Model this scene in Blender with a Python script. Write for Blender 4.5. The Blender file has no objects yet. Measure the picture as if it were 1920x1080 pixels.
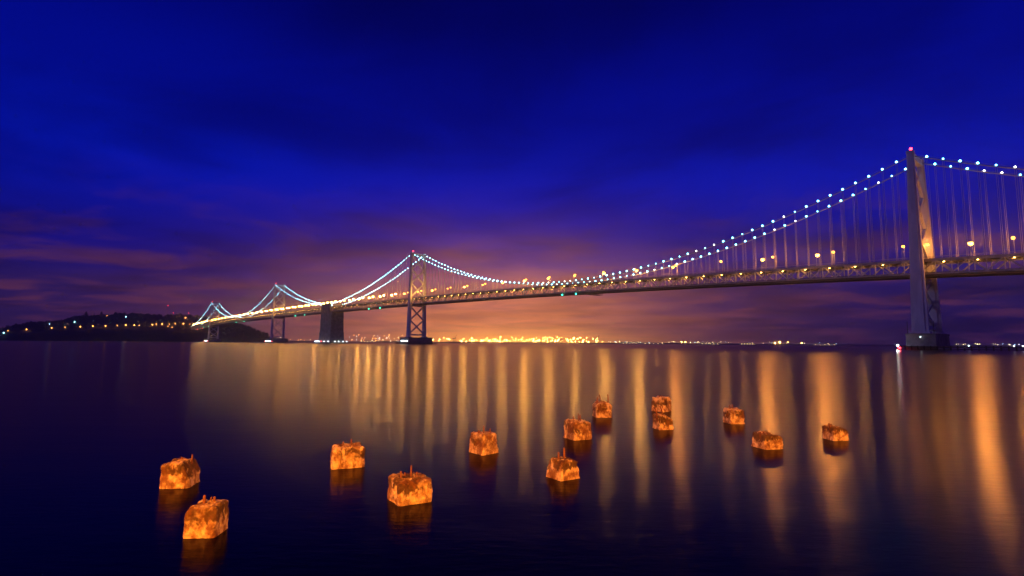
import bpy, bmesh, math, random
from mathutils import Vector, Matrix, Quaternion, noise
R = math.radians
SC = bpy.context.scene
C = SC.collection

# ------------------------------------------------------------------ camera
CAM_H = 3.0
F_PX, PITCH, ROLL = 1014.0, 0.10151, 0.0064            # fitted for a 1920 x 1080 frame
cam_data = bpy.data.cameras.new('camera')
cam = bpy.data.objects.new('camera', cam_data); C.objects.link(cam)
cam_data.sensor_width = 36.0
cam_data.lens = 36.0 * F_PX / 1920.0
cam_data.clip_start = 0.1; cam_data.clip_end = 30000
FW = Vector((0, math.cos(PITCH), math.sin(PITCH)))
RT0 = Vector((1, 0, 0)); UP0 = RT0.cross(FW)
RT = RT0 * math.cos(ROLL) + UP0 * math.sin(ROLL)
UP = -RT0 * math.sin(ROLL) + UP0 * math.cos(ROLL)
cam.matrix_world = Matrix(((RT.x, UP.x, -FW.x, 0), (RT.y, UP.y, -FW.y, 0), (RT.z, UP.z, -FW.z, CAM_H), (0, 0, 0, 1)))
SC.camera = cam
EYE = Vector((0, 0, CAM_H))

# ------------------------------------------------------------------ render look
SC.render.engine = 'CYCLES'
SC.view_settings.view_transform = 'Standard'
SC.view_settings.look = 'None'
SC.view_settings.exposure = 0.0
SC.view_settings.gamma = 1.0
SC.view_settings.use_curve_mapping = False
cy = SC.cycles
cy.use_denoising = True
cy.max_bounces = 5; cy.diffuse_bounces = 2; cy.glossy_bounces = 3; cy.volume_bounces = 0
cy.transmission_bounces = 2; cy.transparent_max_bounces = 4
cy.caustics_reflective = False; cy.caustics_refractive = False
cy.use_light_tree = True
cy.sample_clamp_indirect = 6.0

# ------------------------------------------------------------------ world : blue dusk with lit cloud
SUN_EL, SUN_AZ = R(1.0), R(258)
world = bpy.data.worlds.new('World'); SC.world = world; world.use_nodes = True
wt = world.node_tree; wn = wt.nodes; wl = wt.links; wn.clear()
def W(t, **k):
    n = wn.new(t)
    for a, b in k.items(): setattr(n, a, b)
    return n
def wmath(op, a, b=None, c=None, clamp=False):
    n = W('ShaderNodeMath', operation=op, use_clamp=clamp)
    for i, v in enumerate((a, b, c)):
        if v is None: continue
        if isinstance(v, (int, float)): n.inputs[i].default_value = v
        else: wl.new(v, n.inputs[i])
    return n.outputs[0]
def wmix(fac, a, b, mode='MIX'):
    n = W('ShaderNodeMix', data_type='RGBA', blend_type=mode)
    for i, v in ((0, fac), (6, a), (7, b)):
        if isinstance(v, (int, float)): n.inputs[i].default_value = v
        elif isinstance(v, tuple): n.inputs[i].default_value = (*v, 1)
        else: wl.new(v, n.inputs[i])
    return n.outputs[2]
tc = W('ShaderNodeTexCoord'); sep = W('ShaderNodeSeparateXYZ'); wl.new(tc.outputs['Generated'], sep.inputs[0])
dx, dy, dz = sep.outputs
el = wmath('MAXIMUM', dz, 0.0)
ramp = W('ShaderNodeValToRGB'); wl.new(el, ramp.inputs[0])
cr = ramp.color_ramp; cr.interpolation = 'EASE'
stops = [(0.0, (.010, .006, .050)), (.07, (.008, .005, .085)), (.15, (.002, .003, .19)), (.27, (0, .0060, .37)), (.40, (0, .0025, .24)), (.56, (0, .0006, .12)), (1, (0, 0, .04))]
cr.elements[0].position = 0; cr.elements[0].color = (*stops[0][1], 1)
cr.elements[1].position = 1; cr.elements[1].color = (*stops[-1][1], 1)
for p, col in stops[1:-1]:
    e = cr.elements.new(p); e.color = (*col, 1)
sky = ramp.outputs[0]
# cloud sheet: direction projected on a flat layer overhead
den = wmath('ADD', el, 0.10)
cx = wmath('DIVIDE', dx, den); cyy = wmath('DIVIDE', dy, den)
comb = W('ShaderNodeCombineXYZ'); wl.new(cx, comb.inputs[0]); wl.new(cyy, comb.inputs[1])
def cloud(scale, seed, detail, lo, hi, dist=0.4):
    mp = W('ShaderNodeMapping'); mp.inputs['Location'].default_value = (seed, seed * .7, 0); mp.inputs['Rotation'].default_value = (0, 0, .35)
    wl.new(comb.outputs[0], mp.inputs[0])
    mp.inputs['Scale'].default_value = (scale, scale * 1.15, 1)
    nz = W('ShaderNodeTexNoise'); nz.inputs['Scale'].default_value = 1.0; nz.inputs['Detail'].default_value = detail; nz.inputs['Roughness'].default_value = .52; nz.inputs['Distortion'].default_value = dist
    wl.new(mp.outputs[0], nz.inputs['Vector'])
    mr = W('ShaderNodeMapRange', interpolation_type='SMOOTHSTEP'); mr.inputs[1].default_value = lo; mr.inputs[2].default_value = hi
    wl.new(nz.outputs['Fac'], mr.inputs[0])
    return mr.outputs[0]
c1 = cloud(1.35, 5.6, 5, .43, .70)
c2 = cloud(.85, 9.4, 5, .43, .66)
# how far the town light reaches up into the cloud
reach = W('ShaderNodeMapRange', interpolation_type='SMOOTHSTEP'); wl.new(el, reach.inputs[0])
reach.inputs[1].default_value = .29; reach.inputs[2].default_value = .08; reach.inputs[3].default_value = 0; reach.inputs[4].default_value = 1
fac_c = wmath('MULTIPLY', c1, reach.outputs[0])
sky = wmix(wmath('MULTIPLY', fac_c, .85), sky, (.085, .021, .068))
dark = wmath('MULTIPLY', c2, .62)
sky = wmix(dark, sky, wmix(1.0, sky, (.22, .20, .42), 'MULTIPLY'))
# orange town glow on the low haze across the water
azi = wmath('ARCTAN2', dx, dy)
def glow(az0, wl_, wr_, zs):
    dd = wmath('SUBTRACT', azi, az0)
    neg = wmath('LESS_THAN', dd, 0.0)
    w_ = wmath('ADD', wmath('MULTIPLY', neg, wl_), wmath('MULTIPLY', wmath('SUBTRACT', 1.0, neg), wr_))
    q = wmath('DIVIDE', dd, w_)
    g = wmath('EXPONENT', wmath('MULTIPLY', wmath('MULTIPLY', q, q), -1.0))
    v = wmath('DIVIDE', el, zs)
    h = wmath('EXPONENT', wmath('MULTIPLY', wmath('POWER', v, 2.0), -1.0))
    return wmath('MULTIPLY', g, h)
g_wide = glow(-.12, .46, .36, .125)
g_mid = glow(-.03, .27, .28, .122)
g_low = glow(.00, .17, .17, .022)
def addcol(fac, col, base):
    return wmix(1.0, base, wmix(fac, (0, 0, 0), col), 'ADD')
streak = cloud(1.4, 21.0, 4, .25, .75)
mod = wmath('ADD', wmath('MULTIPLY', streak, .5), .7)
sky = addcol(wmath('MULTIPLY', g_wide, mod), (.125, .033, .020), sky)
sky = addcol(wmath('MULTIPLY', g_mid, mod), (.72, .215, .020), sky)
sky = addcol(g_low, (1.0, .42, .03), sky)
nish = W('ShaderNodeTexSky', sky_type='NISHITA'); nish.sun_disc = False; nish.sun_elevation = SUN_EL; nish.sun_rotation = SUN_AZ
nish.air_density = 1.5
nis = wmix(1.0, nish.outputs[0], (.0006, .001, .008), 'MULTIPLY')
sky = wmix(1.0, sky, nis, 'ADD')
bg = W('ShaderNodeBackground'); wl.new(sky, bg.inputs[0]); bg.inputs[1].default_value = 1.0
world.cycles.sampling_method = 'NONE'
wo = W('ShaderNodeOutputWorld'); wl.new(bg.outputs[0], wo.inputs[0])

sun_d = bpy.data.lights.new('afterglow', 'SUN'); sun_d.energy = .20; sun_d.angle = R(12); sun_d.color = (.66, .52, 1.0)
sun = bpy.data.objects.new('afterglow', sun_d); C.objects.link(sun)
sun.rotation_euler = Vector((.93, .20, -.24)).to_track_quat('-Z', 'Y').to_euler()

# ------------------------------------------------------------------ pixel helpers
def ray(x, y):
    return FW + RT * ((x - 960) / F_PX) - UP * ((y - 540) / F_PX)
def ground(x, y, z=0.0):
    v = ray(x, y); return EYE + v * ((z - CAM_H) / v.z)
def at_depth(x, y, depth):
    v = ray(x, y); return EYE + v * (depth / v.y)

# ------------------------------------------------------------------ materials
def newmat(name):
    m = bpy.data.materials.new(name); m.use_nodes = True
    return m, m.node_tree.nodes, m.node_tree.links, m.node_tree.nodes['Principled BSDF']
def surf(name, col, col2=None, rough=.6, metal=0., scale=1.0, lo=.35, hi=.65, bump=0., bscale=None, spec=.5, coord='Object', stretch=(1, 1, 1)):
    m, n, l, b = newmat(name)
    b.inputs['Roughness'].default_value = rough; b.inputs['Metallic'].default_value = metal
    b.inputs['Specular IOR Level'].default_value = spec
    if col2 is None: b.inputs['Base Color'].default_value = (*col, 1)
    t = n.new('ShaderNodeTexCoord'); mp = n.new('ShaderNodeMapping'); mp.inputs['Scale'].default_value = stretch
    l.new(t.outputs[coord], mp.inputs[0])
    if col2 is not None:
        z = n.new('ShaderNodeTexNoise'); z.inputs['Scale'].default_value = scale; z.inputs['Detail'].default_value = 6; z.inputs['Roughness'].default_value = .6
        l.new(mp.outputs[0], z.inputs['Vector'])
        mr = n.new('ShaderNodeMapRange'); mr.inputs[1].default_value = lo; mr.inputs[2].default_value = hi
        l.new(z.outputs['Fac'], mr.inputs[0])
        mx = n.new('ShaderNodeMix'); mx.data_type = 'RGBA'; mx.inputs[6].default_value = (*col, 1); mx.inputs[7].default_value = (*col2, 1)
        l.new(mr.outputs[0], mx.inputs[0]); l.new(mx.outputs[2], b.inputs['Base Color'])
    if bump:
        z2 = n.new('ShaderNodeTexNoise'); z2.inputs['Scale'].default_value = bscale or scale * 4; z2.inputs['Detail'].default_value = 5
        l.new(mp.outputs[0], z2.inputs['Vector'])
        bp = n.new('ShaderNodeBump'); bp.inputs['Strength'].default_value = 1.0; bp.inputs['Distance'].default_value = bump
        l.new(z2.outputs['Fac'], bp.inputs['Height']); l.new(bp.outputs[0], b.inputs['Normal'])
    return m
def emit(name, col, s, sample=False):
    m, n, l, b = newmat(name)
    m.cycles.emission_sampling = 'AUTO' if sample else 'NONE'
    b.inputs['Base Color'].default_value = (.05, .05, .05, 1)
    b.inputs['Emission Color'].default_value = (*col, 1); b.inputs['Emission Strength'].default_value = s
    return m
STEEL = surf('silver_bridge_paint', (.30, .30, .32), (.21, .205, .21), rough=.55, scale=.35, bump=.02, bscale=2, stretch=(1, 1, .35))
STEEL_T = surf('silver_tower_paint', (.62, .58, .62), (.46, .42, .46), rough=.6, scale=.22, bump=.05, bscale=1.2, stretch=(1, 1, .25))
CABLE = surf('grey_cable_wrap', (.33, .31, .30), rough=.6)
ROAD = surf('bridge_asphalt', (.045, .043, .042), (.06, .058, .055), rough=.85, scale=.2)
CONC = surf('pier_concrete', (.27, .25, .235), (.15, .14, .13), rough=.9, scale=.18, bump=.06, bscale=.8)
TIMBER = surf('tarred_timber', (.055, .042, .033), (.03, .025, .02), rough=.9, scale=.6)
POLE = surf('galvanised_pole', (.33, .33, .34), rough=.5, metal=.4)
DARKM = surf('dark_steel', (.06, .06, .065), rough=.6)
EARTH = surf('island_earth', (.050, .036, .024), (.022, .022, .014), rough=1., scale=.03, bump=1.2, bscale=.12)
LEAF = surf('evergreen_leaves', (.045, .06, .028), (.025, .035, .018), rough=.85, scale=.05)
BARK = surf('bark', (.08, .06, .045), rough=.95)
PLASTER = surf('house_plaster', (.45, .42, .38), (.36, .33, .30), rough=.9, scale=.3)
ROOF = surf('roof_tile', (.11, .07, .055), rough=.9)
SHORE = surf('far_shore_land', (.05, .048, .045), (.03, .03, .028), rough=1., scale=.01)
PAVE = surf('promenade_paving', (.25, .24, .23), (.19, .18, .17), rough=.9, scale=1.5)
RUST = surf('rusty_rebar', (.16, .06, .025), (.09, .035, .018), rough=.9, scale=14, bump=.004, bscale=60)

SODIUM = (1.0, .47, .10)
L_ROAD = emit('road_lamp_globe', (1.0, .42, .06), 16)
L_ROADB = emit('road_lamp_globe_bright', (1.0, .46, .08), 150)
L_ROADM = emit('road_lamp_globe_dimmer', (1.0, .40, .05), 12)
L_ROADW = emit('road_lamp_globe_weak', (1.0, .36, .04), 9)
L_LOW = emit('lower_deck_lamp_lens', (1.0, .48, .10), 55)
L_CABLE = emit('cable_bulb', (.20, .74, 1.0), 12)
L_CABLEF = emit('cable_bulb_bright', (.26, .78, 1.0), 45)
L_CABLEW = emit('cable_bulb_warmer', (.85, .85, .75), 8)
L_RED = emit('red_beacon', (1.0, .03, .05), 14)
L_GREEN = emit('green_navigation_lens', (.03, 1.0, .55), 12)
L_WHITE = emit('white_pier_lamp', (.75, .9, 1.0), 9)
L_ISLE = emit('island_lamp', (1.0, .36, .06), 22)
L_ISLEC = emit('island_cool_lamp', (.35, .85, 1.0), 22)
L_PORT = emit('port_floodlight', (1.0, .55, .12), 60)
L_SHOREW = emit('shore_white_lamp', (1.0, .75, .42), 16)
L_SHOREC = emit('shore_cool_lamp', (.45, .75, 1.0), 14)
L_WIN = emit('lit_window_pane', (1.0, .62, .25), 9)
L_QUAY = emit('quay_lamp_lens', (1.0, .23, .012), 60)

def lamp_light(parent, loc, r, inten, col, data={}):
    key = (r, inten, col)
    if key not in data:
        d = bpy.data.lights.new('lamp_light', 'POINT'); d.energy = inten * 4 * math.pi; d.color = col; d.shadow_soft_size = r; data[key] = d
    o = bpy.data.objects.new('light_source', data[key]); C.objects.link(o); o.parent = parent; o.location = loc
    return o
# ------------------------------------------------------------------ mesh helpers
def link(name, me, parent=None, mat=None):
    o = bpy.data.objects.new(name, me); C.objects.link(o)
    if parent is not None: o.parent = parent
    if mat is not None and me is not None and not me.materials: me.materials.append(mat)
    return o
def from_bm(name, bm, mat=None, parent=None, smooth=False):
    me = bpy.data.meshes.new(name); bm.to_mesh(me); bm.free()
    if smooth:
        for p in me.polygons: p.use_smooth = True
    return link(name, me, parent, mat)
def mesh_of(name, bm, mat, smooth=False):
    me = bpy.data.meshes.new(name); bm.to_mesh(me); bm.free(); me.materials.append(mat)
    if smooth:
        for p in me.polygons: p.use_smooth = True
    return me
def empty(name, loc=(0, 0, 0), rz=0., parent=None):
    o = bpy.data.objects.new(name, None); C.objects.link(o); o.location = loc; o.rotation_euler = (0, 0, rz)
    o.empty_display_size = .5
    if parent is not None: o.parent = parent
    return o
def tag(o, label, cat, group=None):
    o['label'] = label; o['category'] = cat
    if group: o['group'] = group
    return o
def structure(o): o['kind'] = 'structure'; return o
def stuff(o, label=None, cat=None):
    o['kind'] = 'stuff'
    if label: o['label'] = label
    if cat: o['category'] = cat
    return o
def add_box(bm, c, s, M=None):
    vs = [bm.verts.new((c[0] + a * s[0] / 2, c[1] + b * s[1] / 2, c[2] + d * s[2] / 2)) for a in (-1, 1) for b in (-1, 1) for d in (-1, 1)]
    for f in ((0, 1, 3, 2), (4, 6, 7, 5), (0, 4, 5, 1), (2, 3, 7, 6), (0, 2, 6, 4), (1, 5, 7, 3)):
        bm.faces.new([vs[i] for i in f])
    if M is not None:
        for v in vs: v.co = M @ v.co
    return vs
def add_tube(bm, pts, rads, n=8, cap=True):
    pts = [Vector(p) for p in pts]; rings = []
    for i, p in enumerate(pts):
        a = pts[max(0, i - 1)]; b = pts[min(len(pts) - 1, i + 1)]
        t = (b - a).normalized()
        ref = Vector((0, 0, 1)) if abs(t.z) < .9 else Vector((1, 0, 0))
        u = t.cross(ref).normalized(); v = t.cross(u)
        r = rads[i] if isinstance(rads, (list, tuple)) else rads
        rings.append([bm.verts.new(p + (u * math.cos(2 * math.pi * k / n) + v * math.sin(2 * math.pi * k / n)) * r) for k in range(n)])
    for i in range(len(rings) - 1):
        for k in range(n):
            bm.faces.new((rings[i][k], rings[i][(k + 1) % n], rings[i + 1][(k + 1) % n], rings[i + 1][k]))
    if cap:
        bm.faces.new(rings[0][::-1]); bm.faces.new(rings[-1])
def beam_matrix(a, b):
    a = Vector(a); b = Vector(b); d = b - a
    q = d.to_track_quat('X', 'Z')
    return Matrix.Translation((a + b) / 2) @ q.to_matrix().to_4x4(), d.length
def add_beam(bm, a, b, w, h):
    M, L = beam_matrix(a, b); add_box(bm, (0, 0, 0), (L, w, h), M)
def add_loft(bm, rings, cap=True):
    rs = [[bm.verts.new(p) for p in r] for r in rings]; n = len(rs[0])
    for i in range(len(rs) - 1):
        for k in range(n):
            bm.faces.new((rs[i][k], rs[i][(k + 1) % n], rs[i + 1][(k + 1) % n], rs[i + 1][k]))
    if cap:
        bm.faces.new(rs[0][::-1]); bm.faces.new(rs[-1])
def box_mesh(name, s, mat, bevel=0):
    bm = bmesh.new(); add_box(bm, (0, 0, 0), s)
    if bevel: bmesh.ops.bevel(bm, geom=bm.edges[:], offset=bevel, segments=1, affect='EDGES')
    return mesh_of(name, bm, mat)
def ball_mesh(name, r, mat, sub=2, sc=(1, 1, 1)):
    bm = bmesh.new(); bmesh.ops.create_icosphere(bm, subdivisions=sub, radius=r)
    for v in bm.verts: v.co = Vector((v.co.x * sc[0], v.co.y * sc[1], v.co.z * sc[2]))
    return mesh_of(name, bm, mat, True)

# ------------------------------------------------------------------ water
EXT = 7000
bm = bmesh.new()
bmesh.ops.create_grid(bm, x_segments=1, y_segments=1, size=EXT)
m, n, l, b = newmat('bay_water')
geo = n.new('ShaderNodeNewGeometry')
def wnoise(scale, stretch, detail=3, rough=.5):
    mp = n.new('ShaderNodeMapping'); mp.inputs['Scale'].default_value = stretch; l.new(geo.outputs['Position'], mp.inputs[0])
    z = n.new('ShaderNodeTexNoise'); z.inputs['Scale'].default_value = scale; z.inputs['Detail'].default_value = detail; z.inputs['Roughness'].default_value = rough
    l.new(mp.outputs[0], z.inputs['Vector']); return z.outputs['Fac']
slick = wnoise(.009, (.35, 1.6, 1), 3)
mr = n.new('ShaderNodeMapRange'); mr.interpolation_type = 'SMOOTHSTEP'
mr.inputs[1].default_value = .38; mr.inputs[2].default_value = .62; mr.inputs[3].default_value = .15; mr.inputs[4].default_value = .19
l.new(slick, mr.inputs[0])
gl = n.new('ShaderNodeBsdfGlossy'); gl.distribution = 'BECKMANN'; gl.inputs['Color'].default_value = (.95, .86, .74, 1); l.new(mr.outputs[0], gl.inputs['Roughness'])
df = n.new('ShaderNodeBsdfDiffuse'); df.inputs['Color'].default_value = (.0015, .003, .008, 1)
fr = n.new('ShaderNodeFresnel'); fr.inputs['IOR'].default_value = 1.25
mxs = n.new('ShaderNodeMixShader'); frs = n.new('ShaderNodeMath'); frs.operation = 'MULTIPLY'; frs.inputs[1].default_value = .55; l.new(fr.outputs[0], frs.inputs[0]); l.new(frs.outputs[0], mxs.inputs[0]); l.new(df.outputs[0], mxs.inputs[1]); l.new(gl.outputs[0], mxs.inputs[2])
gl2 = n.new('ShaderNodeBsdfGlossy'); gl2.distribution = 'BECKMANN'; gl2.inputs['Color'].default_value = (.95, .86, .74, 1); gl2.inputs['Roughness'].default_value = .277
gm = n.new('ShaderNodeMixShader'); gm.inputs[0].default_value = .30; l.new(gl.outputs[0], gm.inputs[1]); l.new(gl2.outputs[0], gm.inputs[2]); l.new(gm.outputs[0], mxs.inputs[2])
l.new(mxs.outputs[0], n['Material Output'].inputs['Surface']); n.remove(b)
rip = wnoise(3.4, (.6, 1.7, 1), 5, .62); swell = wnoise(.30, (.5, 1.5, 1), 3)
ma = n.new('ShaderNodeMath'); ma.operation = 'MULTIPLY_ADD'; l.new(swell, ma.inputs[0]); ma.inputs[1].default_value = 2.5; l.new(rip, ma.inputs[2])
bp = n.new('ShaderNodeBump'); bp.inputs['Strength'].default_value = 1.0; bp.inputs['Distance'].default_value = .0075
l.new(ma.outputs[0], bp.inputs['Height']); l.new(bp.outputs[0], gl.inputs['Normal']); l.new(bp.outputs[0], gl2.inputs['Normal']); l.new(bp.outputs[0], fr.inputs['Normal'])
structure(from_bm('water', bm, m))

# ------------------------------------------------------------------ bridge frame
P0 = Vector((301.0, 392.3, 0)); ANG = .718
Dv = Vector((-math.sin(ANG), math.cos(ANG), 0)); Nv = Vector((math.cos(ANG), math.sin(ANG), 0))
def B(s, y, z): return P0 + Dv * s - Nv * y + Vector((0, 0, z))      # y > 0 is the camera's side
BRZ = ANG + math.pi / 2
bridge = empty('suspension_bridge', P0, BRZ)
tag(bridge, 'long silver suspension bridge with lit cables crossing the bay to the island', 'bridge')
PANEL = 9.144
S0, S1 = -14 * PANEL, 268 * PANEL
def zt(s):
    u = abs(s - 1058) / 1058
    return 80 - (14.5 if s < 1058 else 8.9) * u ** 2.6
YT = 10.6            # truss planes
YC = 12.2            # cable planes
# swept longitudinal members
def sweep(name, y, z_off, w, h, mat, s0=S0, s1=S1, parent=bridge):
    bm = bmesh.new(); N = int(round((s1 - s0) / PANEL)); rings = []
    for i in range(N + 1):
        s = s0 + (s1 - s0) * i / N; z = zt(s) + z_off
        rings.append([(s, y - w / 2, z - h / 2), (s, y + w / 2, z - h / 2), (s, y + w / 2, z + h / 2), (s, y - w / 2, z + h / 2)])
    add_loft(bm, rings)
    bmesh.ops.recalc_face_normals(bm, faces=bm.faces[:])
    return from_bm(name, bm, mat, parent)
sweep('upper_deck', 0, -.75, 19.4, .7, ROAD)
sweep('lower_deck', 0, -10.6, 19.4, .8, ROAD)
for sg in (1, -1):
    sweep('top_chord', sg * YT, -1.25, 1.0, 1.3, STEEL)
    sweep('bottom_chord', sg * YT, -11.2, 1.0, 1.1, STEEL)
    sweep('deck_edge_girder', sg * (YT - .3), -2.35, .35, .75, STEEL)
    sweep('lower_edge_girder', sg * (YT - 1.0), -12.1, .4, 1.6, DARKM)
    sweep('handrail', sg * (YT + .1), .9, .16, .22, STEEL)
    sweep('handrail', sg * (YT + .1), .25, .12, .16, STEEL)
# verticals, diagonals
vert_me = box_mesh('vertical', (.55, .55, 1), STEEL); diag_me = box_mesh('diagonal', (1, .6, .75), STEEL); strut_me = box_mesh('floor_beam', (.6, 20.0, 1.5), DARKM)
def split300(items, build_part, build_rest, keep=300):
    items = sorted(items, key=lambda t: t[0])
    for it in items[:keep]: build_part(it)
    if items[keep:]: build_rest(items[keep:])
NP = int(round((S1 - S0) / PANEL))
verts_, diags_ = [], []
for i in range(NP):
    sa = S0 + i * PANEL; sb = sa + PANEL
    for sg in (1, -1):
        verts_.append((sa, sg))
        diags_.append((sa, sb, sg, i % 2))
def vert_part(t):
    o = link('truss_vertical', vert_me, bridge); zc = zt(t[0]); o.location = (t[0], t[1] * YT, zc - 6.3); o.scale = (1, 1, 8.8)
def vert_rest(ts):
    bm = bmesh.new()
    for s, sg in ts: add_box(bm, (s, sg * YT, zt(s) - 6.3), (.55, .55, 8.8))
    stuff(from_bm('truss_vertical', bm, STEEL, bridge))
def diag_ends(t):
    za, zb = (-1.7, -10.8) if t[3] else (-10.8, -1.7)
    return (t[0], t[2] * YT, zt(t[0]) + za), (t[1], t[2] * YT, zt(t[1]) + zb)
def diag_part(t):
    a, b_ = diag_ends(t); M, L = beam_matrix(a, b_); o = link('truss_diagonal', diag_me, bridge); o.matrix_local = M @ Matrix.Diagonal((L, 1, 1, 1))
def diag_rest(ts):
    bm = bmesh.new()
    for t in ts: add_beam(bm, *diag_ends(t), .6, .75)
    stuff(from_bm('truss_diagonal', bm, STEEL, bridge))
split300(verts_, vert_part, vert_rest); split300(diags_, diag_part, diag_rest)
for i in range(0, NP, 1):
    s = S0 + i * PANEL
    o = link('floor_beam', strut_me, bridge); o.location = (s, 0, zt(s) - 2.0)
# lower deck lamps: shallow box fixtures with a lens, hung under the upper deck near both trusses
low_h = bmesh.new(); add_box(low_h, (0, 0, .22), (1.5, .5, .28)); low_hm = mesh_of('lower_deck_lamp', low_h, DARKM)
low_l = bmesh.new(); bmesh.ops.create_icosphere(low_l, subdivisions=1, radius=.34)
for v in low_l.verts: v.co.x *= 1.6; v.co.z *= .55; v.co.z -= .02
low_lm = mesh_of('lens', low_l, L_LOW, True)
for i in range(NP // 2):
    s = S0 + (2 * i + .5) * PANEL
    o = link('lower_deck_lamp', low_hm, bridge); o.location = (s, 8.3, zt(s) - 2.9)
    q = link('lens', low_lm, o); lamp_light(o, (0, 0, -.35), .5, 480. if s < 450 else 200. if s < 800 else 80., (1.0, .40, .06))

# ------------------------------------------------------------------ main cables
TW = [(0, 144.0), (704, 156.0), (1412, 156.0), (2116, 144.0)]
ANC = 1058
def cable_z(s):
    def seg(s0, z0, s1, z1, sag):
        u = (s - s0) / (s1 - s0); return z0 + (z1 - z0) * u - 4 * sag * u * (1 - u)
    if s < 0: return seg(-354, 60, 0, 141.5, 20)
    if s < 704: return seg(0, 141.5, 704, 153.5, 71.3)
    if s < ANC: return seg(704, 153.5, ANC, 82, 13)
    if s < 1412: return seg(ANC, 82, 1412, 153.5, 13)
    if s < 2116: return seg(1412, 153.5, 2116, 141.5, 68.5)
    return seg(2116, 141.5, 2452, zt(2450) - 1, 14)
for sg in (1, -1):
    bm = bmesh.new(); pts = []; s = S0 * 1.6
    while s < 2452:
        pts.append((s, sg * YC, cable_z(s))); s += PANEL / 2
        for t in (0, 704, ANC, 1412, 2116):
            if pts[-1][0] < t < s: pts.append((t, sg * YC, cable_z(t - .001)))
    add_tube(bm, pts, .42, 8)
    from_bm('main_cable', bm, CABLE, bridge, True)
    bm = bmesh.new()
    add_tube(bm, [(p[0], p[1] + .5 * sg, p[2] + 1.25) for p in pts], .06, 4)
    from_bm('cable_handline', bm, CABLE, bridge)
# suspenders (pairs of ropes) and cable bulbs
bm = bmesh.new()
for e in (-.42, .42): add_tube(bm, [(e, 0, 0), (e, 0, 1)], .11, 5)
sus_me = mesh_of('suspender', bm, CABLE)
sus, bulbs = [], []
i = int(S0 / PANEL)
for k in range(NP + 1):
    s = S0 + k * PANEL
    if s > 2440: break
    if min(abs(s - t[0]) for t in TW) > 4.5 and abs(s - ANC) > 32:
        zc = cable_z(s)
        for sg in (1, -1):
            if zc - zt(s) > 1.5: sus.append((s, sg, zt(s) - .8, zc))
    if min(abs(s - t[0]) for t in TW) > 3:
        for sg in (1, -1): bulbs.append((s, sg, max(cable_z(s), zt(s) - .5) + 1.1))
def sus_part(t):
    o = link('suspender', sus_me, bridge); o.location = (t[0], t[1] * YC, t[2]); o.scale = (1, 1, t[3] - t[2])
def sus_rest(ts):
    bm = bmesh.new()
    for t in ts:
        for e in (-.42, .42): add_tube(bm, [(t[0] + e, t[1] * YC, t[2]), (t[0] + e, t[1] * YC, t[3])], .11, 4, False)
    stuff(from_bm('suspender', bm, CABLE, bridge))
split300(sus, sus_part, sus_rest)
bulb_me = ball_mesh('cable_bulb', .85, L_CABLE, 1); bulb_me2 = ball_mesh('cable_bulb', .7, L_CABLEW, 1); bulb_me3 = ball_mesh('cable_bulb', .62, L_CABLE, 1); bulb_me4 = ball_mesh('cable_bulb', .46, L_CABLEF, 1)
def bulb_part(t):
    o = link('cable_bulb', bulb_me4 if t[0] > 450 else random.choice((bulb_me, bulb_me, bulb_me, bulb_me2, bulb_me3)), bridge); o.location = (t[0], t[1] * YC, t[2])
def bulb_rest(ts):
    bm = bmesh.new()
    for t in ts: bmesh.ops.create_icosphere(bm, subdivisions=1, radius=.34, matrix=Matrix.Translation((t[0], t[1] * YC, t[2])))
    stuff(from_bm('cable_bulb', bm, L_CABLEF, bridge, True))
split300(bulbs, bulb_part, bulb_rest)

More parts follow.
